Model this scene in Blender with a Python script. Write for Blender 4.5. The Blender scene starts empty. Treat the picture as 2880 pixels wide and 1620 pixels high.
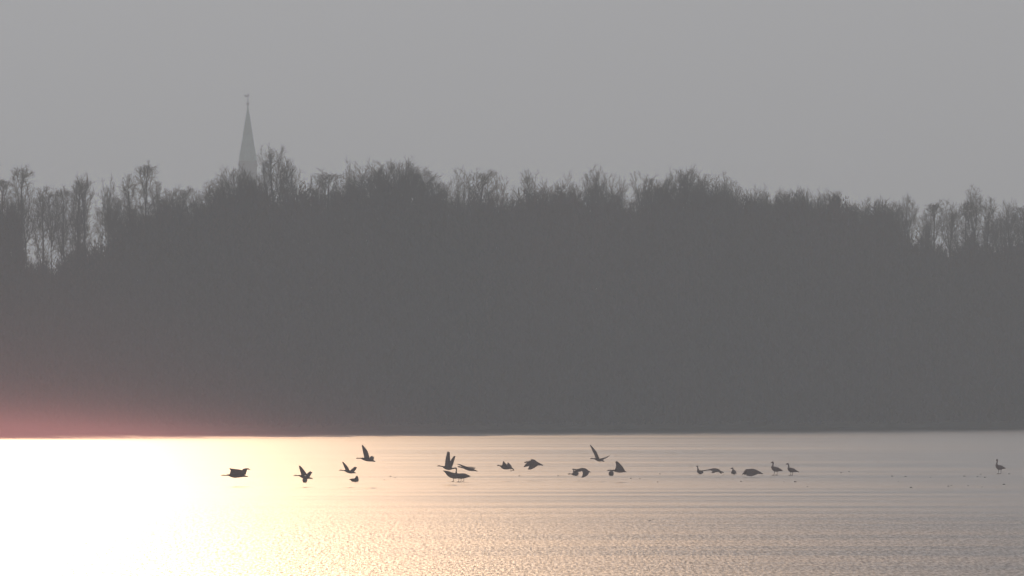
import bpy, bmesh, math, random
import numpy as np
from mathutils import Vector, Matrix

S = bpy.context.scene
C = S.collection
# ------------------------------------------------------------------ camera
F = 33600.0      # focal length in pixels of the 2880 px wide photograph
CAMH = 6.1       # the photographer stands on a dike
HZ = 1001.0      # horizon row
cam = bpy.data.cameras.new('camera'); co = bpy.data.objects.new('camera', cam); C.objects.link(co)
cam.sensor_width = 36; cam.lens = 36 * F / 2880; cam.clip_start = 1; cam.clip_end = 20000
co.location = (0, 0, CAMH); co.rotation_euler = (math.radians(90) + math.atan((HZ - 810) / F), 0, 0)
S.camera = co
# ------------------------------------------------------------------ light
SUN_EL, SUN_AZ = 16.0, -4.5        # degrees; azimuth from the view axis, negative = left
SKY_STRENGTH, SUN_STRENGTH = 0.08, 4.6
w = bpy.data.worlds.new('World'); S.world = w; w.use_nodes = True
nt = w.node_tree; bg = nt.nodes['Background']
sky = nt.nodes.new('ShaderNodeTexSky'); sky.sky_type = 'NISHITA'; sky.sun_disc = False
sky.sun_elevation = math.radians(SUN_EL); sky.sun_rotation = math.radians(SUN_AZ)
sky.altitude = 0; sky.air_density = 1.0; sky.dust_density = 3.0; sky.ozone_density = 1.0
hs = nt.nodes.new('ShaderNodeHueSaturation'); hs.inputs['Saturation'].default_value = 0.12
nt.links.new(sky.outputs[0], hs.inputs['Color']); cool = nt.nodes.new('ShaderNodeMix'); cool.data_type = 'RGBA'; cool.blend_type = 'MULTIPLY'; cool.inputs[0].default_value = 1
cool.inputs[7].default_value = (.92, .98, 1.10, 1)      # overcast veil: nearly neutral
nt.links.new(hs.outputs[0], cool.inputs[6]); nt.links.new(cool.outputs[2], bg.inputs[0])
bg.inputs[1].default_value = SKY_STRENGTH
sl = bpy.data.lights.new('sun', 'SUN'); so = bpy.data.objects.new('sun', sl); C.objects.link(so)
sl.energy = SUN_STRENGTH; sl.angle = math.radians(0.5); sl.color = (1.0, 0.71, 0.46)
el, az = math.radians(SUN_EL), math.radians(SUN_AZ)
sd = Vector((math.sin(az) * math.cos(el), math.cos(az) * math.cos(el), math.sin(el)))
so.rotation_euler = sd.to_track_quat('Z', 'Y').to_euler(); so.location = (0, 0, 150)
S.view_settings.view_transform = 'Standard'; S.view_settings.look = 'None'
S.view_settings.gamma = 1; S.view_settings.use_curve_mapping = False
S.view_settings.exposure = -0.235
S.cycles.volume_bounces = 1; S.cycles.max_bounces = 5; S.cycles.transparent_max_bounces = 8
S.cycles.sample_clamp_indirect = 4

# ------------------------------------------------------------------ helpers
def mat(name, col, rough=0.8, var=0.25, scale=3.0):
    m = bpy.data.materials.new(name); m.use_nodes = True; n = m.node_tree
    b = n.nodes['Principled BSDF']; b.inputs['Roughness'].default_value = rough
    b.inputs['Specular IOR Level'].default_value = 0.2
    tc = n.nodes.new('ShaderNodeTexCoord'); no = n.nodes.new('ShaderNodeTexNoise'); no.inputs['Scale'].default_value = scale
    cr = n.nodes.new('ShaderNodeValToRGB')
    cr.color_ramp.elements[0].position = .3; cr.color_ramp.elements[1].position = .7
    cr.color_ramp.elements[0].color = (*[c * (1 - var) for c in col], 1)
    cr.color_ramp.elements[1].color = (*[min(1, c * (1 + var)) for c in col], 1)
    n.links.new(tc.outputs['Object'], no.inputs['Vector']); n.links.new(no.outputs['Fac'], cr.inputs[0])
    n.links.new(cr.outputs[0], b.inputs['Base Color'])
    return m

def mesh_obj(name, verts, faces, m, parent=None, smooth=False):
    me = bpy.data.meshes.new(name); me.from_pydata([tuple(v) for v in verts], [], faces); me.update()
    me.materials.append(m)
    if smooth:
        for p in me.polygons: p.use_smooth = True
    o = bpy.data.objects.new(name, me); C.objects.link(o)
    if parent: o.parent = parent
    return o

def np_mesh(name, verts, faces, m, parent=None):
    """verts Nx3, faces Mxk arrays"""
    me = bpy.data.meshes.new(name); k = faces.shape[1]
    me.vertices.add(len(verts)); me.vertices.foreach_set('co', verts.astype(np.float32).ravel())
    me.loops.add(faces.size); me.loops.foreach_set('vertex_index', faces.astype(np.int32).ravel())
    me.polygons.add(len(faces)); me.polygons.foreach_set('loop_start', np.arange(len(faces), dtype=np.int32) * k)
    me.update(calc_edges=True); me.validate(); me.materials.append(m)
    o = bpy.data.objects.new(name, me); C.objects.link(o)
    if parent: o.parent = parent
    return o

def tag(o, label=None, cat=None, group=None, kind=None):
    if label: o['label'] = label
    if cat: o['category'] = cat
    if group: o['group'] = group
    if kind: o['kind'] = kind
    return o

def gx(px, D): return (px - 1440) * D / F
def gz(py, D): return CAMH - (py - HZ) * D / F
def gd(py): return F * CAMH / (py - HZ)       # distance of the ice point seen at row py

# shoreline: distance of the far shore at a picture column
SH = [(-9000, 1238), (-1500, 1222), (0, 1216), (700, 1214), (1000, 1212), (1440, 1209.5), (2160, 1205.5), (2880, 1202), (4400, 1197), (12000, 1188)]
SHX = [gx(a, gd(b)) for a, b in SH]; SHD = [gd(b) for a, b in SH]
def shore(x): return float(np.interp(x, SHX, SHD))

# ------------------------------------------------------------------ ground and frozen lake
mg = mat('winter_earth', (0.06, 0.05, 0.04), .95, .3, .4)
xs = sorted(set(list(np.linspace(-4800, -130, 14)) + list(np.linspace(-120, 120, 161)) + list(np.linspace(130, 4800, 14))))
rng = random.Random(5)
rows = [('a', -150, -1.0)]
V = []; NF = []
offs = [(None, -200.0, -.6), (None, 300.0, -.6), ('s', -6, -.6), ('s', 0, -.06), ('s', .8, .25), ('s', 2.5, .5), ('s', 12, .7), ('s', 70, .9), (None, 1500., 1.0), (None, 8000., 1.0)]
for k, (kind, d, z) in enumerate(offs):
    for x in xs:
        if kind == 's':
            j = rng.uniform(-.5, .5) if k in (3, 4, 5) else 0
            V.append((x, shore(x) + d + j, z + (rng.uniform(-.08, .12) if k in (4, 5, 6) else 0)))
        else: V.append((x, d, z))
n = len(xs)
for k in range(len(offs) - 1):
    for i in range(n - 1): NF.append((k*n+i, k*n+i+1, (k+1)*n+i+1, (k+1)*n+i))
tag(mesh_obj('ground', V, NF, mg), kind='structure')

def ice_material():
    m = bpy.data.materials.new('lake_ice'); m.use_nodes = True; n = m.node_tree; L = n.links
    n.nodes.remove(n.nodes['Principled BSDF'])
    b = n.nodes.new('ShaderNodeBsdfAnisotropic'); b.distribution = 'BECKMANN'; b.inputs['Color'].default_value = (ICE['spec'] * 1.05, ICE['spec'] * .93, ICE['spec'] * .84, 1)
    df = n.nodes.new('ShaderNodeBsdfDiffuse'); fr = n.nodes.new('ShaderNodeFresnel'); fr.inputs['IOR'].default_value = 1.31
    wet = n.nodes.new('ShaderNodeBsdfAnisotropic'); wet.distribution = 'BECKMANN'; wet.inputs['Color'].default_value = (ICE['wet'],) * 3 + (1,)
    wet.inputs['Roughness'].default_value = ICE['wetr']; ad = n.nodes.new('ShaderNodeAddShader'); L.new(b.outputs[0], ad.inputs[0]); L.new(wet.outputs[0], ad.inputs[1])
    ms = n.nodes.new('ShaderNodeMixShader'); L.new(fr.outputs[0], ms.inputs[0]); L.new(df.outputs[0], ms.inputs[1]); L.new(ad.outputs[0], ms.inputs[2])
    L.new(ms.outputs[0], n.nodes['Material Output'].inputs['Surface'])
    tc = n.nodes.new('ShaderNodeTexCoord')
    def noise(sx, sy, detail=3, rough=.5, off=0):
        mp = n.nodes.new('ShaderNodeMapping'); mp.inputs['Scale'].default_value = (sx, sy, 1); mp.inputs['Location'].default_value = (off, off*.7, 0)
        no = n.nodes.new('ShaderNodeTexNoise'); no.inputs['Scale'].default_value = 1; no.inputs['Detail'].default_value = detail
        no.inputs['Roughness'].default_value = rough
        L.new(tc.outputs['Object'], mp.inputs[0]); L.new(mp.outputs[0], no.inputs['Vector']); return no.outputs['Fac']
    def math_(op, a, bb, c=None, clamp=False):
        q = n.nodes.new('ShaderNodeMath'); q.operation = op; q.use_clamp = clamp
        for i, v in enumerate((a, bb, c)):
            if v is None: continue
            if isinstance(v, (int, float)): q.inputs[i].default_value = v
            else: L.new(v, q.inputs[i])
        return q.outputs[0]
    def rng_(v, a, bb, c, d):
        q = n.nodes.new('ShaderNodeMapRange'); q.interpolation_type = 'SMOOTHSTEP'; L.new(v, q.inputs[0])
        for i, t in enumerate((a, bb, c, d)): q.inputs[i+1].default_value = t
        return q.outputs[0]
    sep = n.nodes.new('ShaderNodeSeparateXYZ'); L.new(tc.outputs['Object'], sep.inputs[0])
    y = sep.outputs[1]
    edge = noise(.03, .012, 3, .6)
    yy = math_('MULTIPLY_ADD', edge, 90, y)
    near = rng_(yy, 440, 560, 1, 0)                 # broken, wind-roughened ice near the photographer
    # smooth bands of refrozen water
    bands = noise(.012, .11, 4, .6, 3.3)
    bandm = rng_(bands, .40, .62, 0, 1)
    fine = noise(.03, .5, 3, .6, 8)
    r = math_('MULTIPLY_ADD', bandm, ICE['band'], ICE['rough'])
    r = math_('MULTIPLY_ADD', math_('SUBTRACT', fine, .5), .05, r)
    L.new(r, b.inputs['Roughness'])
    # wet and frosted crystals: fine variation of the gloss, dimmer where the surface is broken
    gl = noise(9, .7, 2, .8, 40); gl2 = noise(3, .3, 2, .6, 60)
    k = math_('ADD', rng_(gl, .32, .68, .55, 1.45), math_('MULTIPLY', math_('SUBTRACT', gl2, .5), .5))
    k = math_('MULTIPLY_ADD', math_('SUBTRACT', k, 1.0), math_('MULTIPLY_ADD', near, 1.1, .15), 1.0)
    k = math_('MULTIPLY', k, math_('MULTIPLY_ADD', near, -.15, 1.0))
    for node, c in ((b, (ICE['spec'] * 1.05, ICE['spec'] * .89, ICE['spec'] * .73)), (wet, (ICE['wet'],) * 3)):
        vm = n.nodes.new('ShaderNodeVectorMath'); vm.operation = 'SCALE'; vm.inputs[0].default_value = c; L.new(k, vm.inputs['Scale'])
        L.new(vm.outputs[0], node.inputs['Color'])
    # colour: grey ice, some rime
    rime = rng_(noise(.05, .08, 4, .6, 21), .4, .7, 0, 1)
    mx = n.nodes.new('ShaderNodeMix'); mx.data_type = 'RGBA'; L.new(rime, mx.inputs[0])
    mx.inputs[6].default_value = (.33, .295, .30, 1); mx.inputs[7].default_value = (.52, .475, .48, 1)
    L.new(mx.outputs[2], df.inputs['Color'])
    # relief
    g1 = noise(10, .6, 3, .75, 1); g2 = noise(1.6, .12, 2, .5, 2)
    h = math_('ADD', math_('MULTIPLY', g1, .8), math_('MULTIPLY', g2, .35))
    amp = math_('MULTIPLY_ADD', near, ICE['near'], ICE['far'])
    bp = n.nodes.new('ShaderNodeBump'); bp.inputs['Distance'].default_value = 1.0; bp.inputs['Strength'].default_value = 1
    L.new(math_('MULTIPLY', h, amp), bp.inputs['Height']); L.new(bp.outputs[0], b.inputs['Normal']); L.new(bp.outputs[0], wet.inputs['Normal'])
    return m
ICE = dict(wet=.086, wetr=.350, spec=.064, rough=.40, band=.05, near=.009, far=.003)
mi = ice_material()
V = []; FA = []
for x in xs: V.append((x, -150, 0))
for x in xs: V.append((x, shore(x) + .4, 0))
FA = [(i, i+1, n+i+1, n+i) for i in range(n - 1)]
tag(mesh_obj('frozen_lake', V, FA, mi), kind='structure')

# ------------------------------------------------------------------ trees
mbark = mat('dark_bark', (0.04, 0.034, 0.036), .9, .3, 2)
mtwig = mat('bare_twigs', (0.055, 0.045, 0.048), .9, .3, 2)
mtwig2 = mat('reddish_twigs', (0.085, 0.045, 0.038), .9, .3, 2)

class Seg:
    def __init__(s): s.a = []; s.b = []; s.ra = []; s.rb = []
    def add(s, a, b, ra, rb): s.a.append(a); s.b.append(b); s.ra.append(ra); s.rb.append(rb)
    def arrays(s):
        a = np.array(s.a); b = np.array(s.b); ra = np.array(s.ra)[:, None]; rb = np.array(s.rb)[:, None]
        d = b - a; d /= np.linalg.norm(d, axis=1, keepdims=True) + 1e-9
        ref = np.where(np.abs(d[:, 2:3]) > .9, np.array([[1., 0, 0]]), np.array([[0, 0, 1.]]))
        u = np.cross(d, ref); u /= np.linalg.norm(u, axis=1, keepdims=True) + 1e-9; v = np.cross(d, u)
        P = []
        for c, r in ((a, ra), (b, rb)):
            for t in (0, 2.094, 4.189): P.append(c + r * (u * math.cos(t) + v * math.sin(t)))
        N = len(a); verts = np.stack(P, 1).reshape(-1, 3); base = np.arange(N)[:, None] * 6
        q = np.concatenate([base + np.array([[0, 1, 4, 3]]), base + np.array([[1, 2, 5, 4]]), base + np.array([[2, 0, 3, 5]])], 0)
        return verts, q

def nrm(v): return v / (np.linalg.norm(v) + 1e-9)
def rvec(R): return nrm(np.array([R.gauss(0, 1), R.gauss(0, 1), R.gauss(0, 1)]))
def run(seg, pts, r0, r1):
    n = len(pts) - 1
    for i in range(n): seg.add(pts[i], pts[i+1], r0 + (r1-r0)*i/n, r0 + (r1-r0)*(i+1)/n)
def stray(R, p, d, L, n, wob, up=0.0):
    pts = [p]
    for i in range(n):
        d = nrm(d + rvec(R) * wob + np.array([0, 0, up])); pts.append(pts[-1] + d * L / n)
    return pts
# a: crown half width, hc: crown height, nl limbs, nb branches per limb, nt twigs per branch, rt twig radius, top: flatness of the crown
KINDS = {
 'vase':   dict(a=1.35, hc=4.6, nl=12, nb=11, nt=7, rt=.0075, low=.0, lead=.35),
 'slim':   dict(a=.75, hc=8.5, nl=20, nb=7, nt=6, rt=.0085, low=.0, lead=.92),
 'dome':   dict(a=2.0, hc=4.2, nl=18, nb=14, nt=8, rt=.0095, low=.12, lead=.45),
 'sparse': dict(a=1.3, hc=4.4, nl=6, nb=11, nt=7, rt=.0085, low=.0, lead=.40),
}
def make_tree(R, kind, tr, cr):
    P = KINDS[kind]; H = 20.0; a, hc = P['a'] * R.uniform(.85, 1.15), P['hc'] * R.uniform(.9, 1.15); zf = H - hc
    top = np.array([R.gauss(0, .35), R.gauss(0, .35), 0]); n = 9
    tp = [np.array([0., 0, 0])]
    ztop = zf + hc * P['lead']
    for i in range(n): f = (i+1)/n; tp.append(top * f**1.5 + np.array([R.gauss(0, .05), R.gauss(0, .05), ztop * f]))
    run(tr, tp, .17, .045)
    tz = [p[2] for p in tp]
    ctr = tp[-1] * np.array([1, 1, 0])
    for i in range(P['nl']):
        ph = i * 2.4 + R.uniform(-.5, .5)
        if kind == 'slim':
            f = (i + R.random()) / P['nl']; z0 = zf + hc * f * P['lead']; rad = a * (math.sin(math.pi * min(1, .15 + .85 * f)) * .7 + .35) * R.uniform(.6, 1.1)
            ze = min(H + R.uniform(-.3, .25), z0 + hc * R.uniform(.16, .30))
        else:
            f = R.random(); rho = math.sqrt((i + .5) / P['nl']); rad = a * rho
            ze = zf + hc * (.30 + .70 * math.sqrt(max(0, 1 - .82 * rho**2))) * R.uniform(.93, 1.02); z0 = zf + hc * P['lead'] * (f * .9 if rho < .8 else f * .5)
        s0 = np.array([np.interp(z0, tz, [p[k] for p in tp]) for k in range(3)])
        e = ctr + np.array([rad * math.cos(ph), rad * math.sin(ph), ze])
        c = s0 * .5 + e * .5 + np.array([math.cos(ph), math.sin(ph), 0]) * rad * .28 - np.array([0, 0, 1]) * (ze - z0) * .06
        m = 8; pts = [s0*(1-t)**2 + 2*c*t*(1-t) + e*t*t + (rvec(R) * .05 if 0 < t < 1 else 0) for t in np.linspace(0, 1, m + 1)]
        run(tr, pts, .045 if kind != 'slim' else .025, .013)
        for j in range(P['nb']):
            t = .28 + .72 * (j + R.random()) / P['nb']; k = min(m - 1, int(t * m)); p = pts[k] + (pts[k+1] - pts[k]) * (t*m - k)
            ax = nrm(pts[k+1] - pts[k]); side = rvec(R); side = nrm(side - ax * side.dot(ax)); an = R.uniform(.35, .95)
            L = R.uniform(.5, 1.15) * (.75 if kind == 'slim' else 1.0) * (1.15 - .35 * t)
            bp = stray(R, p, ax * math.cos(an) + side * math.sin(an), L, 4, .22, .08); run(cr, bp, .014, .008)
            for q_ in range(P['nt']):
                u = .15 + .85 * (q_ + R.random()) / P['nt']; kk = min(3, int(u * 4)); bpnt = bp[kk] + (bp[kk+1] - bp[kk]) * (u*4 - kk)
                bx = nrm(bp[kk+1] - bp[kk]); sd_ = rvec(R); d = nrm(bx + sd_ * R.uniform(.4, 1.0)); LL = R.uniform(.22, .55)
                w_ = stray(R, bpnt, d, LL, 2, .25, .1); run(cr, w_, P['rt'], P['rt'] * .7)
                for z_ in range(2):
                    w2 = stray(R, w_[1] if z_ else w_[2] * .5 + w_[1] * .5, nrm(d + rvec(R) * .8), LL * R.uniform(.4, .8), 1, .2, .1); run(cr, w2, P['rt'] * .8, P['rt'] * .5)
TPL = {}
def template(kind, k, red=False):
    key = (kind, k, red)
    if key not in TPL:
        R = random.Random(sum(map(ord, kind)) + k * 77); tr, cr = Seg(), Seg()
        make_tree(R, kind, tr, cr)
        tv, tf = tr.arrays(); cv, cf = cr.arrays()
        H = np.percentile(cv[:, 2], 99); tv /= H; cv /= H      # unit height
        t = np_mesh('trunk', tv, tf, mbark); c = np_mesh('crown', cv, cf, mtwig2 if red else mtwig)
        m1, m2 = t.data, c.data; bpy.data.objects.remove(t); bpy.data.objects.remove(c)
        TPL[key] = (m1, m2)
    return TPL[key]

def tree(px, topy, kind, k, back, label, wide=1.0, red=False, rot=None):
    D0 = shore(gx(px, 950)) + back; x = gx(px, D0); base = .6
    h = gz(topy, D0) - base
    root = bpy.data.objects.new('bare_tree', None); C.objects.link(root)
    root.location = (x, D0, base); root.scale = (h * wide, h * wide, h)
    root.rotation_euler = (0, 0, rot if rot is not None else (px * 1.7) % 6.28); root.empty_display_size = .1
    m1, m2 = template(kind, k, red)
    for nm, md in (('trunk', m1), ('crown', m2)):
        o = bpy.data.objects.new(nm, md); C.objects.link(o); o.parent = root
    tag(root, label, 'tree', 'bare trees along the far shore')
    return root
ORD = ['first', 'second', 'third', 'fourth', 'fifth', 'sixth', 'seventh', 'eighth', 'ninth', 'tenth', 'eleventh', 'twelfth', 'thirteenth', 'fourteenth', 'fifteenth', 'sixteenth', 'seventeenth', 'eighteenth']
q = 2880 / 2576
# regions of the treeline; entries: column, top row (in 2576 px units), kind, variant, metres behind the shore, width, look
REG = [
 ('from left frame edge to church spire', [
  (6, 452, 'slim', 0, 10, 1.2, 'dense tall'), (42, 424, 'slim', 1, 8, 1.2, 'tallest leftmost'),
  (78, 484, 'vase', 0, 22, .8, 'pale thin'), (104, 474, 'slim', 2, 14, 1.2, 'thin'), (132, 480, 'vase', 1, 12, .8, 'feathery'), (160, 477, 'slim', 0, 18, 1.3, 'feathery narrow'),
  (188, 456, 'slim', 1, 10, 1.2, 'straight narrow'), (216, 440, 'sparse', 0, 8, .7, 'open-crowned'), (258, 447, 'sparse', 1, 12, .6, 'thin leaning'),
  (288, 486, 'vase', 2, 14, .7, 'low bushy'), (325, 445, 'slim', 2, 9, 1.1, 'dark slender'), (368, 416, 'slim', 0, 8, 1.2, 'tallest spiky'), (398, 455, 'sparse', 2, 11, .6, 'thin forked'),
  (430, 486, 'vase', 0, 14, .8, 'low twiggy'), (456, 474, 'slim', 1, 10, 1.1, 'small narrow'), (490, 484, 'vase', 1, 12, .8, 'low rounded'), (530, 458, 'slim', 2, 9, 1.3, 'bushy narrow'), (572, 452, 'vase', 2, 10, .8, 'dark dense')]),
 ('from church spire to wide dark dome', [
  (596, 428, 'dome', 0, 9, .8, 'dense spire-foot'), (645, 448, 'dome', 1, 12, .7, 'low dark'),
  (686, 372, 'vase', 1, 12, .9, 'tallest vase-shaped open'), (738, 403, 'vase', 2, 9, .8, 'round-headed'), (786, 445, 'sparse', 0, 14, .8, 'small faint'),
  (828, 436, 'slim', 0, 8, 1.6, 'dark cone-shaped'), (866, 452, 'vase', 0, 12, .8, 'small bushy'), (897, 405, 'sparse', 1, 16, .6, 'thin pale')]),
 ('from wide dark dome to forked middle tree', [
  (930, 424, 'dome', 2, 8, 1.0, 'dark left-flank'), (982, 410, 'dome', 0, 9, 1.25, 'widest dark domed'), (1046, 430, 'dome', 1, 10, 1.0, 'lower rounded'),
  (1112, 458, 'vase', 1, 14, .9, 'small pale'), (1150, 428, 'vase', 0, 10, .8, 'feathery oval'), (1206, 432, 'slim', 1, 9, 1.4, 'narrow dense'), (1250, 440, 'sparse', 2, 12, .7, 'thin reddish')]),
 ('from forked middle tree to broad grey dome', [
  (1330, 432, 'sparse', 0, 9, .9, 'forked wide open'), (1384, 470, 'dome', 2, 7, .8, 'low reddish-brown dome'), (1430, 440, 'sparse', 1, 12, .7, 'thin upright'),
  (1480, 425, 'vase', 2, 10, .9, 'tall spreading'), (1528, 440, 'vase', 0, 14, .8, 'pale rounded'), (1562, 448, 'sparse', 2, 16, .7, 'faint small'), (1605, 436, 'sparse', 0, 9, .8, 'crooked open'), (1640, 456, 'slim', 2, 11, 1.2, 'short narrow')]),
 ('from broad grey dome to right-hand notch', [
  (1672, 455, 'dome', 1, 9, .6, 'dark left-flank'), (1712, 430, 'dome', 0, 11, 1.0, 'broad grey domed'), (1756, 446, 'vase', 1, 8, .8, 'dark twiggy'), (1803, 442, 'vase', 2, 12, .9, 'feathery round'),
  (1846, 462, 'vase', 0, 10, .9, 'lower rounded'), (1884, 474, 'sparse', 1, 12, .8, 'small open'), (1918, 482, 'dome', 2, 9, .65, 'low dense'), (1962, 483, 'dome', 1, 12, .65, 'flat-topped'),
  (2012, 484, 'dome', 0, 9, .65, 'even dark'), (2062, 490, 'dome', 2, 11, .6, 'dark sloping'), (2102, 486, 'slim', 1, 9, 1.1, 'short spiky')]),
 ('from right-hand notch to right frame edge', [
  (2152, 516, 'dome', 1, 12, .6, 'low'), (2204, 506, 'dome', 0, 8, .65, 'dark dome-shaped'), (2240, 520, 'vase', 0, 9, .7, 'small side'), (2281, 496, 'vase', 1, 12, .75, 'pale upright'),
  (2322, 528, 'vase', 2, 16, .7, 'low faint'), (2350, 512, 'slim', 0, 10, 1.4, 'feathery'), (2376, 508, 'vase', 0, 9, .8, 'many-stemmed'), (2418, 508, 'slim', 1, 14, 1.2, 'thin pale'),
  (2452, 474, 'vase', 2, 9, .75, 'tallest'), (2484, 502, 'slim', 2, 10, 1.2, 'slender'), (2515, 528, 'sparse', 1, 15, .8, 'low thin'), (2541, 508, 'vase', 1, 9, .7, 'dark open'), (2574, 520, 'slim', 0, 10, 1.3, 'edge-of-frame')]),
]
for rn, lst in REG:
    for i, (cx, ty, kind, k, back, wide, look) in enumerate(lst):
        nm = f'{look} tree, {ORD[i]} {rn}' if 'tree' not in look else f'{look}, {ORD[i]} {rn}'
        tree(cx * q, ty * q, kind, k, back, nm, wide, red=('reddish' in look))
# second row: tops lost among the front ones
rf = random.Random(8)
WP = [-40, 0, 50, 62, 130, 230, 300, 400, 540, 640, 740, 900, 1060, 1110, 1300, 1440, 1500, 1640, 1780, 1900, 2120, 2230, 2270, 2330, 2430, 2620]
WT = [500, 490, 500, 520, 510, 500, 500, 490, 490, 475, 478, 470, 470, 485, 485, 475, 485, 485, 475, 490, 498, 525, 530, 535, 530, 540]
for i in range(96):
    cx = -30 + i * 27.6 + rf.uniform(-10, 10)
    if (58 < cx < 185 or 2318 < cx < 2440 or 2495 < cx < 2560) and i % 2: continue      # see-through stretches
    tree(cx * q, (float(np.interp(cx, WP, WT)) + rf.uniform(-16, 34)) * q, rf.choice(['vase', 'vase', 'slim', 'sparse']), i % 3, rf.uniform(14, 40),
         'bare tree of the back rows, its top lost among the front treetops', rf.uniform(.6, 1.0), rot=rf.uniform(0, 6.28))
# a few more beyond the frame, for the reflection and the side steps
for i, (cx, ty) in enumerate([(-60, 440), (-140, 470), (-220, 450), (2640, 500), (2710, 520), (2790, 505)]):
    tree(cx * q, ty * q, 'vase' if i % 2 else 'slim', i % 3, 10, 'bare tree of the far shore standing outside the frame', .9)

# dense scrub and trunks of the wood: one mass nobody could count
def woodland():
    R = np.random.default_rng(11)
    px = np.array([-900, -60, 0, 50, 62, 150, 230, 300, 330, 400, 540, 575, 640, 700, 740, 900, 940, 1060, 1110, 1300, 1360, 1440, 1500, 1640, 1680, 1780, 1900, 2120, 2160, 2230, 2270, 2330, 2430, 2576, 3300]) * q
    ty = np.array([520, 520, 505, 510, 665, 640, 605, 572, 535, 520, 505, 472, 465, 480, 475, 475, 470, 475, 495, 495, 480, 478, 500, 510, 480, 482, 498, 502, 530, 525, 560, 610, 600, 600, 580]) * q
    N = 780000
    t = R.random(N) ** .9                                   # 0 front .. 1 back
    X = R.uniform(-62, 62, N); sh = np.interp(X, SHX, SHD); D = sh + 1.2 + t * 45
    P = 1440 + X / D * F
    top = np.interp(P, px, ty) + 22 + 14 * np.sin(P * .05) + 8 * np.sin(P * .13 + 1) + R.normal(0, 18, N)
    Ht = CAMH - (top - HZ) * D / F - .4
    u = R.random(N); z = Ht * (u ** .85) * 1.02
    Ln = R.uniform(.4, 1.5, N) * (1.15 - .4 * u); W = R.uniform(.035, .11, N) * (1.2 - .55 * u)
    lean = R.normal(0, .75, (N, 2))
    d = np.stack([lean[:, 0], lean[:, 1], np.ones(N)], 1); d /= np.linalg.norm(d, axis=1, keepdims=True)
    th = R.uniform(0, math.pi, N); s = np.stack([np.cos(th), np.sin(th), np.zeros(N)], 1) * W[:, None]
    base = np.stack([X, D, .3 + np.maximum(0, z - Ln)], 1)
    verts = np.stack([base - s, base + s, base + d * Ln[:, None]], 1).reshape(-1, 3)
    faces = np.arange(3 * N).reshape(-1, 3)
    # stems
    M = 1500; X = R.uniform(-62, 62, M); sh = np.interp(X, SHX, SHD); D = sh + R.uniform(2, 45, M)
    P = 1440 + X / D * F; Ht = CAMH - (np.interp(P, px, ty) - HZ) * D / F - R.uniform(.3, 5, M)
    r = R.uniform(.03, .09, M); ln = R.normal(0, .6, (M, 2))
    a = np.stack([X, D, np.full(M, .2)], 1); b = np.stack([X + ln[:, 0], D + ln[:, 1], Ht], 1)
    sg = Seg(); sg.a = a; sg.b = b; sg.ra = r; sg.rb = r * .3
    sv, sf = sg.arrays()
    tri = np.concatenate([sf[:, [0, 1, 2]], sf[:, [0, 2, 3]]], 0) + len(verts)
    verts = np.concatenate([verts, sv], 0); faces = np.concatenate([faces, tri], 0)
    mw = mat('woodland_scrub', (0.028, 0.022, 0.030), .95, .35, .07)
    for nd in mw.node_tree.nodes:      # stands of reddish and of grey-green brushwood
        if nd.type == 'VALTORGB': nd.color_ramp.elements[0].color = (.016, .021, .026, 1); nd.color_ramp.elements[1].color = (.085, .046, .052, 1)
    tag(np_mesh('woodland', verts, faces, mw), 'dense bare winter wood filling the far shore down to the ice', 'woodland', kind='stuff')
woodland()

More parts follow.
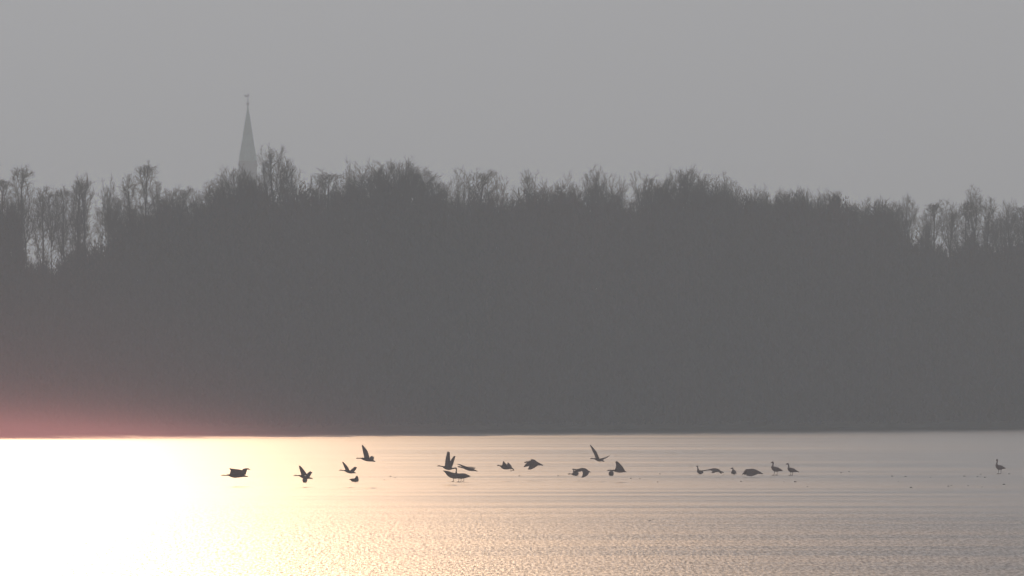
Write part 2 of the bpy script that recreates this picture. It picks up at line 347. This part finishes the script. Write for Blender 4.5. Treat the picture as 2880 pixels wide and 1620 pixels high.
# ------------------------------------------------------------------ church far behind the wood
def church():
    D = 3000.0; s = D / F
    mcop = mat('weathered_copper', (0.27, 0.46, 0.42), .6, .2, .6)
    mbr = mat('church_brick', (0.06, 0.045, 0.045), .9, .2, 1.5)
    mir = mat('dark_iron', (0.04, 0.04, 0.04), .5, .1, 2)
    mrf = mat('slate_roof', (0.06, 0.06, 0.065), .7, .2, 1)
    root = bpy.data.objects.new('church', None); C.objects.link(root); root.location = (gx(697, D), D, 1.0)
    tag(root, 'hazy church with tall pointed copper spire rising behind the trees', 'church')
    Z = lambda py: gz(py, D) - 1.0
    def ring(cx, cy, z, r, nn=8, ph=math.pi/8): return [(cx + r*math.cos(ph+2*math.pi*i/nn), cy + r*math.sin(ph+2*math.pi*i/nn), z) for i in range(nn)]
    def loft(name, rings, m, smooth=False, parent=root):
        nn = len(rings[0]); V = [v for r in rings for v in r]; FF = []
        for k in range(len(rings)-1):
            for i in range(nn): FF.append((k*nn+i, k*nn+(i+1)%nn, (k+1)*nn+(i+1)%nn, (k+1)*nn+i))
        FF.append(tuple(range(nn))[::-1]); FF.append(tuple(range((len(rings)-1)*nn, len(rings)*nn)))
        return mesh_obj(name, V, FF, m, parent, smooth)
    hw = 25.5 * s
    zt = Z(452); z0 = Z(310)
    # octagonal spire with slightly flared foot
    sp = loft('spire', [ring(0, 0, zt, hw*1.06), ring(0, 0, zt+(z0-zt)*.5, hw*.60), ring(0, 0, z0, hw*.13), ring(0, 0, Z(297), .10)], mcop)
    # finial: rod, ball, weathercock
    loft('finial_rod', [ring(0, 0, Z(312), .16, 6), ring(0, 0, Z(262), .09, 6)], mir, parent=sp)
    zb = Z(291.5); rb = 4.2 * s
    loft('ball', [ring(0, 0, zb + rb*math.sin(a), rb*math.cos(a)+.01, 12) for a in np.linspace(-1.5, 1.5, 9)], mir, True, sp)
    V = []; cock = [(-.75, .1), (-.55, .38), (-.35, .12), (.1, .0), (.35, .35), (.6, .5), (.55, .05), (.25, -.3), (-.3, -.32), (-.62, -.1)]
    zc = Z(269)
    for yy in (-.05, .05): V += [(a - .2, yy, zc + b) for a, b in cock]
    k = len(cock); FF = [tuple(range(k)), tuple(range(2*k-1, k-1, -1))] + [(i, i+k, (i+1) % k + k, (i+1) % k) for i in range(k)]
    mesh_obj('weathercock', V, FF, mir, sp)
    # tower
    def box(name, x0, x1, y0, y1, z0, z1, m, parent=root):
        V = [(x0,y0,z0),(x1,y0,z0),(x1,y1,z0),(x0,y1,z0),(x0,y0,z1),(x1,y0,z1),(x1,y1,z1),(x0,y1,z1)]
        return mesh_obj(name, V, [(0,3,2,1),(4,5,6,7),(0,1,5,4),(1,2,6,5),(2,3,7,6),(3,0,4,7)], m, parent)
    tw = hw * 1.0
    t = box('tower', -tw, tw, -tw, tw, 0, zt - .05, mbr)
    box('cornice', -tw-.2, tw+.2, -tw-.2, tw+.2, zt - 1.2, zt - .8, mbr, t)
    for sx in (-1, 1):       # louvred belfry openings with pointed heads
        V = [(sx*.9-.45, -tw-.04, zt-6), (sx*.9+.45, -tw-.04, zt-6), (sx*.9+.45, -tw-.04, zt-3), (sx*.9, -tw-.04, zt-2.2), (sx*.9-.45, -tw-.04, zt-3)]
        V2 = [(a, b + .2, c) for a, b, c in V]
        mesh_obj('belfry_opening', V + V2, [(0,1,2,3,4)] + [(i, (i+1)%5, (i+1)%5+5, i+5) for i in range(5)], mir, t)
    # corner gables at the spire foot
    for sx, sy in ((-1,-1),(1,-1),(-1,1),(1,1)):
        cx, cy = sx*(tw-.45), sy*(tw-.45)
        loft('pinnacle', [ring(cx, cy, zt-.03, .45, 4, math.pi/4), ring(cx, cy, zt+1.1, .42, 4, math.pi/4), ring(cx, cy, zt+2.6, .03, 4, math.pi/4)], mcop, parent=t)
    # nave with pitched roof behind the tower
    nv = box('nave', -5, 5, tw + .1, 30, 0, 16, mbr)
    V = [(-5.6, tw+.1, 15.9), (5.6, tw+.1, 15.9), (0, tw+.1, 27), (-5.6, 30.5, 15.9), (5.6, 30.5, 15.9), (0, 30.5, 27)]
    mesh_obj('roof', V, [(0,1,2),(3,5,4),(0,2,5,3),(1,4,5,2),(0,3,4,1)], mrf, nv)
church()

# ------------------------------------------------------------------ geese
mgoose = mat('grey_brown_plumage', (0.13, 0.062, 0.052), .8, .25, 9)
def catmull(P, n):
    P = np.array(P, float); out = []; m = len(P)
    for i in range(m - 1):
        p0, p1, p2, p3 = P[max(i-1, 0)], P[i], P[i+1], P[min(i+2, m-1)]
        for k in range(n):
            t = k / n; out.append(.5*((2*p1) + (-p0+p2)*t + (2*p0-5*p1+4*p2-p3)*t*t + (-p0+3*p1-3*p2+p3)*t**3))
    out.append(P[-1]); return np.array(out)

def goose(label, yg, spine, wings=(), legs=(), yaw_y=0.0, dy=0.0, ground=False):
    """spine: (px, py, radius px[, depth m]) bill to tail; wings: stations (lead px, py, trail px, py, depth m);
    legs: (px top, py top, px foot, py foot, depth)"""
    D = gd(yg); s = D / F; V = []; FF = []
    P = catmull([(gx(a[0], D), (a[3] if len(a) > 3 else 0.0), gz(a[1], D), (max(a[2], .45) * 1.08 + (.25 if a[2] > 3 else 0)) * s) for a in spine], 5)
    pts, rad = P[:, :3], np.maximum(P[:, 3], .007); nn = 12
    for i in range(len(pts)):
        tdir = pts[min(i+1, len(pts)-1)] - pts[max(i-1, 0)]; tdir /= np.linalg.norm(tdir) + 1e-9
        u = np.cross(tdir, [0, 1, 0] if abs(tdir[1]) < .8 else [1, 0, 0]); u /= np.linalg.norm(u) + 1e-9; v = np.cross(tdir, u)
        for k in range(nn):
            a = 2*math.pi*k/nn; V.append(tuple(pts[i] + rad[i]*(u*math.cos(a) + v*math.sin(a)*(1.0 if rad[i] < .05 else .92))))
    for i in range(len(pts)-1):
        for k in range(nn): FF.append((i*nn+k, i*nn+(k+1) % nn, (i+1)*nn+(k+1) % nn, (i+1)*nn+k))
    FF.append(tuple(range(nn))[::-1]); FF.append(tuple(range((len(pts)-1)*nn, len(pts)*nn)))
    for wg in wings:
        A = catmull([(gx(a, D), d, gz(b, D)) for a, b, c, e, d in wg], 5); B = catmull([(gx(c, D), d, gz(e, D)) for a, b, c, e, d in wg], 5)
        m = len(A); o = len(V); K = 8
        for i in range(m):
            sp = A[min(i+1, m-1)] - A[max(i-1, 0)] + B[min(i+1, m-1)] - B[max(i-1, 0)]; ch = B[i] - A[i]
            nv = np.cross(sp, ch); nv /= np.linalg.norm(nv) + 1e-9; th = .030 - .016 * i / (m-1)
            cl = np.linalg.norm(ch)
            for k in range(K):
                a = 2*math.pi*k/K; f = .5 - .5*math.cos(a); tt = th * max(.45, abs(math.sin(a))*(1.1-.5*f)) * (1 if math.sin(a) >= 0 else -1)
                if abs(math.sin(a)) < 1e-6: tt = 0
                V.append(tuple(A[i] + ch*f + nv*tt + nv*.02*math.sin(math.pi*f)))
        for i in range(m-1):
            for k in range(K): FF.append((o+i*K+k, o+i*K+(k+1) % K, o+(i+1)*K+(k+1) % K, o+(i+1)*K+k))
        FF.append(tuple(o+k for k in range(K))[::-1]); FF.append(tuple(o+(m-1)*K+k for k in range(K)))
    for (a, b, c, e, d) in legs:
        p0 = np.array([gx(a, D), d*.7, gz(b, D)]); p2 = np.array([gx(c, D), d, gz(e, D)]); p1 = (p0+p2)/2 + np.array([.012, 0, 0])
        if ground: p2[2] = .012
        Q = [(p0, .022), (p1, .014), (p2, .012)]; o = len(V)
        for p, r in Q:
            for k in range(6): V.append((p[0]+r*math.cos(k*1.0472), p[1]+r*math.sin(k*1.0472), p[2]))
        for i in range(2):
            for k in range(6): FF.append((o+i*6+k, o+i*6+(k+1) % 6, o+(i+1)*6+(k+1) % 6, o+(i+1)*6+k))
        FF.append(tuple(o+k for k in range(6))[::-1]); FF.append(tuple(o+12+k for k in range(6)))
        # webbed foot pointing to the bill side
        o = len(V); x, y, z = p2
        for zz in (z-.010, z+.010): V += [(x+.02, y-.012, zz), (x-.08, y-.05, zz), (x-.095, y, zz), (x-.08, y+.05, zz), (x+.02, y+.012, zz)]
        FF += [(o, o+1, o+2, o+3, o+4)[::-1], (o+5, o+6, o+7, o+8, o+9)] + [(o+i, o+(i+1) % 5, o+5+(i+1) % 5, o+5+i) for i in range(5)]
    V = np.array(V); V[:, 1] += dy
    org = np.array([V[:, 0].mean(), 0, 0 if ground else V[:, 2].min()]); V -= org
    o = mesh_obj('goose', V, FF, mgoose)
    bm = bmesh.new(); bm.from_mesh(o.data); bmesh.ops.recalc_face_normals(bm, faces=bm.faces); bm.to_mesh(o.data); bm.free()
    md = o.modifiers.new('fuse', 'REMESH'); md.mode = 'VOXEL'; md.voxel_size = .0095; md.use_smooth_shade = True
    dg = bpy.context.evaluated_depsgraph_get(); me = bpy.data.meshes.new_from_object(o.evaluated_get(dg))
    o.modifiers.clear(); o.data = me
    if not me.materials: me.materials.append(mgoose)
    o.location = (org[0], D, org[2])
    tag(o, label, 'goose', 'geese taking off from and standing on the ice')
    return o

goose('leftmost goose flying low with boxy half-raised wings against the white glare', 1368,
  [(621,1337.3,.5),(626,1336.6,1.5),(634,1336.8,1.4),(642,1336.2,2.2),(650,1337,4.2),(660,1338.5,5),(672,1338,4.6),(684,1338.5,3),(698,1340,.9)],
  [[(645,1334,688,1336,-.05),(647,1327,684,1328,-.25),(648,1322,679,1321,-.45),(644,1317,654,1320,-.62)],
   [(658,1334,692,1335,.05),(676,1326,693,1330,.3),(684,1318,696,1321,.5),(698,1317,707,1323,.68)]])
goose('flying goose with raised wings directly above a crouching goose, in the glare', 1369,
  [(825,1337.8,.5),(830,1337,1.4),(836,1337.3,1.2),(842,1337.5,1.8),(850,1340,3.6),(860,1343,4.2),(869,1344,2.8),(880,1346.6,.9)],
  [[(847,1336,866,1338,-.05),(845,1328,863,1332,-.2),(842.5,1319.5,857,1323,-.35),(840.3,1309,847,1311.5,-.5)],
   [(859,1336,872,1341,.05),(866,1329,875,1335,.25),(872,1325,879,1328,.4)]])
goose('crouching goose seen from behind under the flying one in the glare', 1357,
  [(857.5,1344,1.5,.25),(857.5,1346,3,.15),(857.5,1349.5,6.5,.0),(857.5,1350.5,6.8,-.15),(857.5,1351,4,-.3),(857.5,1350,1,-.42)], ground=True)
goose('flying goose with V-raised wings left of the highest goose on the left', 1369,
  [(953,1322.5,.5),(958,1322.2,1.4),(964,1323,1.2),(970,1323.5,1.9),(977,1325.3,3.5),(986,1327.5,3.9),(993,1328.5,2.6),(1001,1330.3,.9)],
  [[(971,1322,984,1324,-.05),(969,1316,981,1317,-.2),(966,1309,976,1309,-.36),(962.5,1298.5,967,1300,-.5)],
   [(983,1324,994,1329,.05),(990,1318,1001.5,1321,.25),(997,1312.5,1004,1313.5,.42)]])
goose('small goose low on the ice with one stubby wing up, below the V-winged goose', 1358,
  [(982,1347.6,.6),(986,1348.5,2),(991,1350,4),(998,1350.5,4.6),(1004,1350.5,4.4),(1009,1351,2.6)],
  [[(994,1348,1009,1350,0),(999,1343,1008.5,1344,-.15),(1002,1338.3,1006,1339,-.3)],
   [(990,1350,1005,1354,.02),(992,1353,1006,1355,.2)]])
goose('highest goose on the left, near wing straight up, neck stretched left', 1369,
  [(1001,1289.2,.5),(1005.7,1288.6,1.6),(1011,1288.8,1.3),(1017,1289,2),(1026,1291.2,3.9),(1036,1293,4.4),(1045,1294.8,3.2),(1056,1298.3,1)],
  [[(1024,1288,1040,1290,-.05),(1022,1277,1038,1279,-.18),(1019.5,1266,1033,1266,-.32),(1017.5,1252,1022.5,1253,-.46)],
   [(1038,1289,1050,1294,.05),(1041,1284,1052,1290,.3),(1045,1282,1052,1285,.5)]])
goose('goose flying up with both wings tall above the standing pair', 1362,
  [(1229.5,1311,.5),(1234,1310,1.6),(1240,1311,1.3),(1246,1312.5,2),(1254,1315.5,4),(1263,1317.5,4.3),(1271,1317.5,2.6),(1280,1317.6,1.1)],
  [[(1250,1312,1269,1317,-.05),(1251.5,1302,1268.5,1306,-.16),(1253,1289.5,1267,1292,-.28),(1257.5,1270,1265.5,1271,-.42)],
   [(1258,1313,1271,1316,.05),(1265,1300,1276,1303,.2),(1270,1290,1279,1292,.3),(1277,1282,1281.5,1283,.4)]])
goose('standing goose of the touching pair with upright hooked neck', 1355.5,
  [(1272,1317.8,.6),(1276.5,1316.6,1.6),(1281.5,1316.6,2),(1283.6,1320,1.7),(1283.3,1327,1.8),(1283.5,1333,3.5),(1292,1338.5,6.6),(1304,1338.5,6.8),(1314,1338.8,4),(1323,1339.5,1)],
  legs=[(1290,1343,1290,1355,-.05),(1297,1343,1296,1355,.05)], ground=True)
goose('standing goose leaning forward with lowered head, left of the touching pair', 1354.5,
  [(1246,1324.5,.8),(1250.5,1325.4,2),(1256,1328.5,4),(1262,1332.5,6),(1270,1336.5,7.2),(1282,1339,7),(1292,1341,4),(1303,1341,1)],
  [[(1258,1327,1292,1338,-.1),(1262,1332,1292,1343,-.13)]],
  legs=[(1275,1343,1275,1354,-.05),(1304,1341,1304,1351,.1)], dy=.35, ground=True)
goose('goose gliding with level swept wings just right of the tall-winged goose', 1362,
  [(1287,1312,.6),(1291,1313,1.8),(1297,1313.6,1.9),(1304,1315,2.8),(1314,1318,3.7),(1324,1320.5,3.6),(1333,1322.5,2.2),(1343.5,1325.3,.8)],
  [[(1302,1313,1330,1320,-.05),(1296,1310,1318,1315,-.3),(1287,1306,1301,1309,-.55),(1287,1306.5,1292,1309,-.7)],
   [(1308,1313,1337,1319,.05),(1318,1312.5,1338,1317,.3),(1329,1313.5,1337.5,1315,.5)]])
goose('goose running off the ice with feet trailing and two short peaked wings', 1352,
  [(1397.5,1309.3,.5),(1402,1308.8,1.5),(1407,1310,1.4),(1411,1312,3.2),(1418,1314.8,4.6),(1429,1315.3,4.4),(1437,1316,2.8),(1446.5,1321,.8)],
  [[(1411,1311,1428,1315,-.05),(1413,1304,1425,1306,-.2),(1414.8,1297,1417.5,1298.5,-.38)],
   [(1423,1311,1441,1317,.05),(1426,1305,1438,1309,.25),(1427.5,1299.5,1431,1301.5,.42)]],
  legs=[(1433,1317,1439,1324.5,-.05),(1438,1317,1445,1323.5,.05)])
goose('goose with both wings swept down, alone left of centre-right group', 1351,
  [(1474,1301.2,.6),(1478.5,1300,1.8),(1485,1299.3,2),(1494,1301,4.6),(1505,1302.5,5.3),(1516,1305.4,3.4),(1528,1308.6,.8)],
  [[(1488,1295,1514,1301,.05),(1484,1299,1506,1305,.22),(1477,1306,1493,1309.5,.4),(1472,1313.2,1478,1313,.55)],
   [(1493,1292,1519,1304,-.05),(1490,1302,1514,1309,-.22),(1487,1312,1505,1315,-.38),(1484,1320.5,1493,1321,-.5)],
   [(1497,1299,1508,1300,0),(1492,1293,1508,1295,.02),(1494,1291,1500,1291.5,.03)]])
goose('highest goose right of centre, long near wing up-left, far wing stretched right', 1352,
  [(1659.5,1289.8,.5),(1664,1289.2,1.6),(1669,1290,1.2),(1674,1290.6,2.2),(1681,1292.6,3.6),(1688,1294,3.5),(1694,1295.5,2.2),(1700.5,1298,.8)],
  [[(1675,1290,1687,1292,-.05),(1671.5,1280,1682.5,1281,-.2),(1665.8,1268,1677,1269,-.38),(1658.3,1251.3,1662.5,1252.5,-.52)],
   [(1686,1290,1695,1294,.05),(1696,1287.6,1700,1291.5,.3),(1705,1285.5,1707,1288,.5),(1715.5,1280.6,1716,1281.6,.68)]])
goose('resting goose with short upright neck beside the arched flying goose', 1338.5,
  [(1609.5,1321.5,.5),(1612.5,1319,1.5),(1613.5,1322,1.4),(1614,1326,2.6),(1616.5,1330.5,5.4),(1622,1332,5.8),(1627.5,1332.5,2.5)], ground=True, dy=.1)
goose('low goose stretching its bill left, mostly hidden behind the resting goose', 1338,
  [(1597,1333.4,.5),(1602,1333.2,1.5),(1607,1333.4,1.2),(1613,1333.5,3.5),(1620,1333,4),(1627,1333.5,1.5)], dy=.6, ground=True)
goose('flying goose arched over a resting goose, near wing hanging straight down', 1352,
  [(1611,1321.8,.6),(1616,1320.6,1.7),(1622,1321.3,1.6),(1628,1320.8,2.6),(1636,1320.3,4),(1645,1322,4.4),(1653,1325,2.6),(1661,1328.5,.8)],
  [[(1628,1318,1655,1324,-.05),(1636,1324,1657,1329,-.2),(1638.5,1333,1654,1336,-.34),(1634,1343.8,1642,1342.5,-.48)],
   [(1622,1321,1640,1322,.05),(1616,1324,1634,1326,.3),(1613,1328,1622,1329,.5)]])
goose('flying goose with tall triangular raised wing above a round resting goose', 1356,
  [(1707,1324.2,.5),(1712,1322.6,1.6),(1718,1322.5,1.4),(1725,1322.9,1.9),(1734,1324.3,3.2),(1744,1325.2,3.9),(1753,1325.8,2.6),(1762,1327.5,.8)],
  [[(1728,1323,1759,1327,-.05),(1731,1314,1754,1316,-.2),(1732,1306,1748,1308,-.34),(1730,1299,1741,1301,-.46),(1733,1297.5,1737,1298.4,-.5)],
   [(1730,1323,1760,1327,.05),(1738,1314,1756,1319,.3),(1741,1309,1751,1312,.45)]])
goose('round resting goose seen from behind, below the triangular-winged goose', 1338,
  [(1719,1325,1.5,.25),(1719,1327.5,4,.2),(1719,1331,6.8,.05),(1719,1331.5,7,-.1),(1719,1332.5,4,-.25),(1719,1331.5,1,-.36)], ground=True)
goose('resting goose with thin upright neck, touching the stretched flying goose', 1334,
  [(1957.5,1312,.5),(1961,1311,1.7),(1962.6,1314.5,1.5),(1963,1319,1.9),(1965,1325.5,4.4),(1971,1328.3,4.8),(1978,1328.5,2)], ground=True)
goose('goose flying just above the ice with long neck reaching a resting goose', 1343,
  [(1968,1325.2,.6),(1974,1324.3,1.6),(1981,1323.4,1.3),(1990,1322,1.5),(1998,1321,2.2),(2007,1321,3.8),(2017,1322.5,3.8),(2026,1326,2.5),(2036.5,1329.6,.8)],
  [[(2000,1319,2026,1324,-.05),(2003,1323,2022,1327,-.25),(2000.5,1328,2012,1328.5,-.5),(2000,1329.5,2006,1331,-.6)],
   [(2004,1319,2028,1324,.05),(2016,1323,2029,1327,.3),(2024,1329,2031,1332,.5)]])
goose('small resting goose facing us, head turned left, beside the humped flying goose', 1334,
  [(2053.6,1319.2,.5),(2057,1317.6,1.3),(2060.3,1316.8,2.1),(2061.3,1320,1.6,-.02),(2062,1324,3.2,0),(2063.5,1327.7,5.4,.08),(2065,1328,5.4,.22),(2068,1328.5,2,.4)],
  [[(2056,1326,2070,1327,-.02),(2056,1332,2073,1332,.02)]], ground=True)
goose('humped dark goose low over the ice, wings swept down, left of the standing two', 1343,
  [(2087,1334,.8),(2092,1331,2.2),(2098,1327,3.8),(2108,1325.5,6),(2120,1326,6.4),(2132,1328.5,4),(2146,1332.6,.8)],
  [[(2097,1319.5,2137,1326,-.05),(2098,1326,2136,1331,-.2),(2098,1334,2124,1336.5,-.35),(2099,1338,2112,1340,-.45)],
   [(2098,1319,2130,1321.5,.05),(2094,1324,2122,1330,.3),(2088,1333,2100,1335,.5)]])
goose('taller of the two standing geese, head high, right of the humped goose', 1336.5,
  [(2167.6,1302.4,.6),(2170.5,1300.6,1.6),(2173.4,1299.6,2.3),(2174.6,1303.5,1.9),(2173.6,1309,2),(2173,1314,4),(2179,1319,6.2),(2187,1320.6,5.6),(2194,1322,3.2),(2201.5,1324,.8)],
  legs=[(2178,1323,2177,1336,-.06),(2185,1323,2185.5,1336,.06)], ground=True)
goose('shorter of the two standing geese, bill pointing left, isolated by open ice rightward', 1337,
  [(2210,1306,.6),(2213,1304.8,1.6),(2216,1304.6,2.2),(2218,1308.5,1.8),(2218,1313,2),(2218.6,1317.5,3.8),(2224,1321.5,5.8),(2232,1323,5),(2239,1325,2.8),(2247,1327.4,.7)],
  legs=[(2223.5,1326,2223,1337,-.05),(2228.5,1326,2229,1337,.05)], ground=True)
goose('lone standing goose at the far right, neck upright, far from the flock', 1332.5,
  [(2801,1295,.6),(2803,1293.8,1.8),(2804.6,1293.3,2.4),(2804.8,1297,1.8),(2803.6,1303,1.9),(2803.8,1309,4),(2808.5,1314,6),(2816,1315,5.4),(2822,1315.8,3),(2828.5,1317.4,.7)],
  legs=[(2808,1319,2808,1332,-.05),(2815,1319,2815,1332,.05)], ground=True)

# ------------------------------------------------------------------ lumps frozen into the ice
ml = mat('frozen_mud', (0.06, 0.05, 0.045), .9, .3, 12)
def lump(px, py, wpx, label, seed):
    D = gd(py); R = random.Random(seed); r = wpx * D / F / 2
    bm = bmesh.new(); bmesh.ops.create_icosphere(bm, subdivisions=2, radius=1)
    for v in bm.verts:
        k = 1 + R.uniform(-.22, .22); v.co = Vector((v.co.x*r*k, v.co.y*r*1.2*k, max(-.3, v.co.z)*r*.62*k))
    me = bpy.data.meshes.new('frozen_lump'); bm.to_mesh(me); bm.free(); me.materials.append(ml)
    o = bpy.data.objects.new('frozen_lump', me); C.objects.link(o); o.location = (gx(px, D), D, 0.0)
    tag(o, label, 'ice lump', 'small dark lumps on the ice')
for i, (a, b, c) in enumerate([(2617,1343,4),(2712,1340,7),(2749,1341.5,6),(2758,1334,5),(2770,1343,6),(2838,1333.5,6),(2823,1363,8),(2762,1370,5)]):
    lump(a, b, c, 'small dark lump scattered on the ice around the lone far-right goose', i)
for i, (a, b, c) in enumerate([(2562,1372,8),(2667,1368,7),(2676,1366,5),(2723,1366.5,6)]):
    lump(a, b, c, 'darker lump in the row nearer than the lone goose', 20 + i)
for i, (a, b, c) in enumerate([(2366,1330,5),(2388,1327,5),(2509,1340,7),(2527,1354,4),(2547,1340.5,7)]):
    lump(a, b, c, 'small lump on the open ice midway from standing pair to lone goose', 30 + i)
for i, (a, b, c) in enumerate([(2205,1355.5,4),(2236,1355.5,8),(2271,1369,5),(2084,1355,6)]):
    lump(a, b, c, 'flat dark lump on the ice just below the two standing geese', 40 + i)
for i, (a, b, c) in enumerate([(1570,1339,5),(1856,1333.5,5),(1800,1347,5),(1774,1346,6),(1850,1356,5),(1461,1339,5)]):
    lump(a, b, c, 'faint lump on the ice below the middle flying geese', 50 + i)
lump(1827, 1466, 8, 'single dark lump lying nearest to us on the rough foreground ice', 70)
for i, (a, b, c) in enumerate([(1081,1350,4),(1099,1340,6),(1112,1344,5)]):
    lump(a, b, c, 'tiny lump on the glare ice right of the low small goose', 80 + i)

# ------------------------------------------------------------------ haze
HAZE = dict(density=.00048, g=.06, color=(.716, .852, 1.0))
mh = bpy.data.materials.new('haze'); mh.use_nodes = True; n_ = mh.node_tree
n_.nodes.remove(n_.nodes['Principled BSDF']); pv = n_.nodes.new('ShaderNodeVolumePrincipled')
pv.inputs['Color'].default_value = (*HAZE['color'], 1); pv.inputs['Density'].default_value = HAZE['density']; pv.inputs['Anisotropy'].default_value = HAZE['g']
n_.links.new(pv.outputs[0], n_.nodes['Material Output'].inputs['Volume'])
x0, x1, y0, y1, z0, z1 = -5000, 5000, -300, 8200, -1.6, 320
V = [(x0,y0,z0),(x1,y0,z0),(x1,y1,z0),(x0,y1,z0),(x0,y0,z1),(x1,y0,z1),(x1,y1,z1),(x0,y1,z1)]
tag(mesh_obj('haze', V, [(0,3,2,1),(4,5,6,7),(0,1,5,4),(1,2,6,5),(2,3,7,6),(3,0,4,7)], mh), kind='stuff')

# added pink volume: the flare glow at the left shore put into its colour
def flare_glow():
    m = bpy.data.materials.new('flare_glow'); m.use_nodes = True; n = m.node_tree; L = n.links
    n.nodes.remove(n.nodes['Principled BSDF']); pv = n.nodes.new('ShaderNodeVolumePrincipled')
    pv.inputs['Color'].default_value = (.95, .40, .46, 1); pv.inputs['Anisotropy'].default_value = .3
    tc = n.nodes.new('ShaderNodeTexCoord'); sp = n.nodes.new('ShaderNodeSeparateXYZ'); L.new(tc.outputs['Object'], sp.inputs[0])
    def M(op, a, b=None, c=None):
        q = n.nodes.new('ShaderNodeMath'); q.operation = op
        for i, v in enumerate((a, b, c)):
            if v is None: continue
            if isinstance(v, (int, float)): q.inputs[i].default_value = v
            else: L.new(v, q.inputs[i])
        return q.outputs[0]
    def gauss(v, c, w): return M('EXPONENT', M('MULTIPLY', M('POWER', M('ABSOLUTE', M('DIVIDE', M('SUBTRACT', v, c), w)), 2.0), -1.0))
    x, y, z = sp.outputs
    core = M('MULTIPLY', M('MULTIPLY', M('EXPONENT', M('DIVIDE', z, -.95)), gauss(x, -44.0, 17.0)), FLARE_GLOW['core'])
    wide = M('MULTIPLY', M('MULTIPLY', M('EXPONENT', M('DIVIDE', z, -4.5)), gauss(x, -48.0, 24.0)), FLARE_GLOW['wide'])
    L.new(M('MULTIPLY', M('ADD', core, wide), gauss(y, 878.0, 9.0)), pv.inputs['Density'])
    L.new(pv.outputs[0], n.nodes['Material Output'].inputs['Volume'])
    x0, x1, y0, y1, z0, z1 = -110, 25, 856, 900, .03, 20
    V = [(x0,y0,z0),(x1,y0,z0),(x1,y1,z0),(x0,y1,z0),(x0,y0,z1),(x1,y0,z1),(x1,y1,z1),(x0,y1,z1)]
    tag(mesh_obj('flare_glow', V, [(0,3,2,1),(4,5,6,7),(0,1,5,4),(1,2,6,5),(2,3,7,6),(3,0,4,7)], m), 'added pink volume imitating flare glow over the ice at the left shore', 'flare_glow', kind='stuff')
FLARE_GLOW = dict(core=.23, wide=.024)
flare_glow()
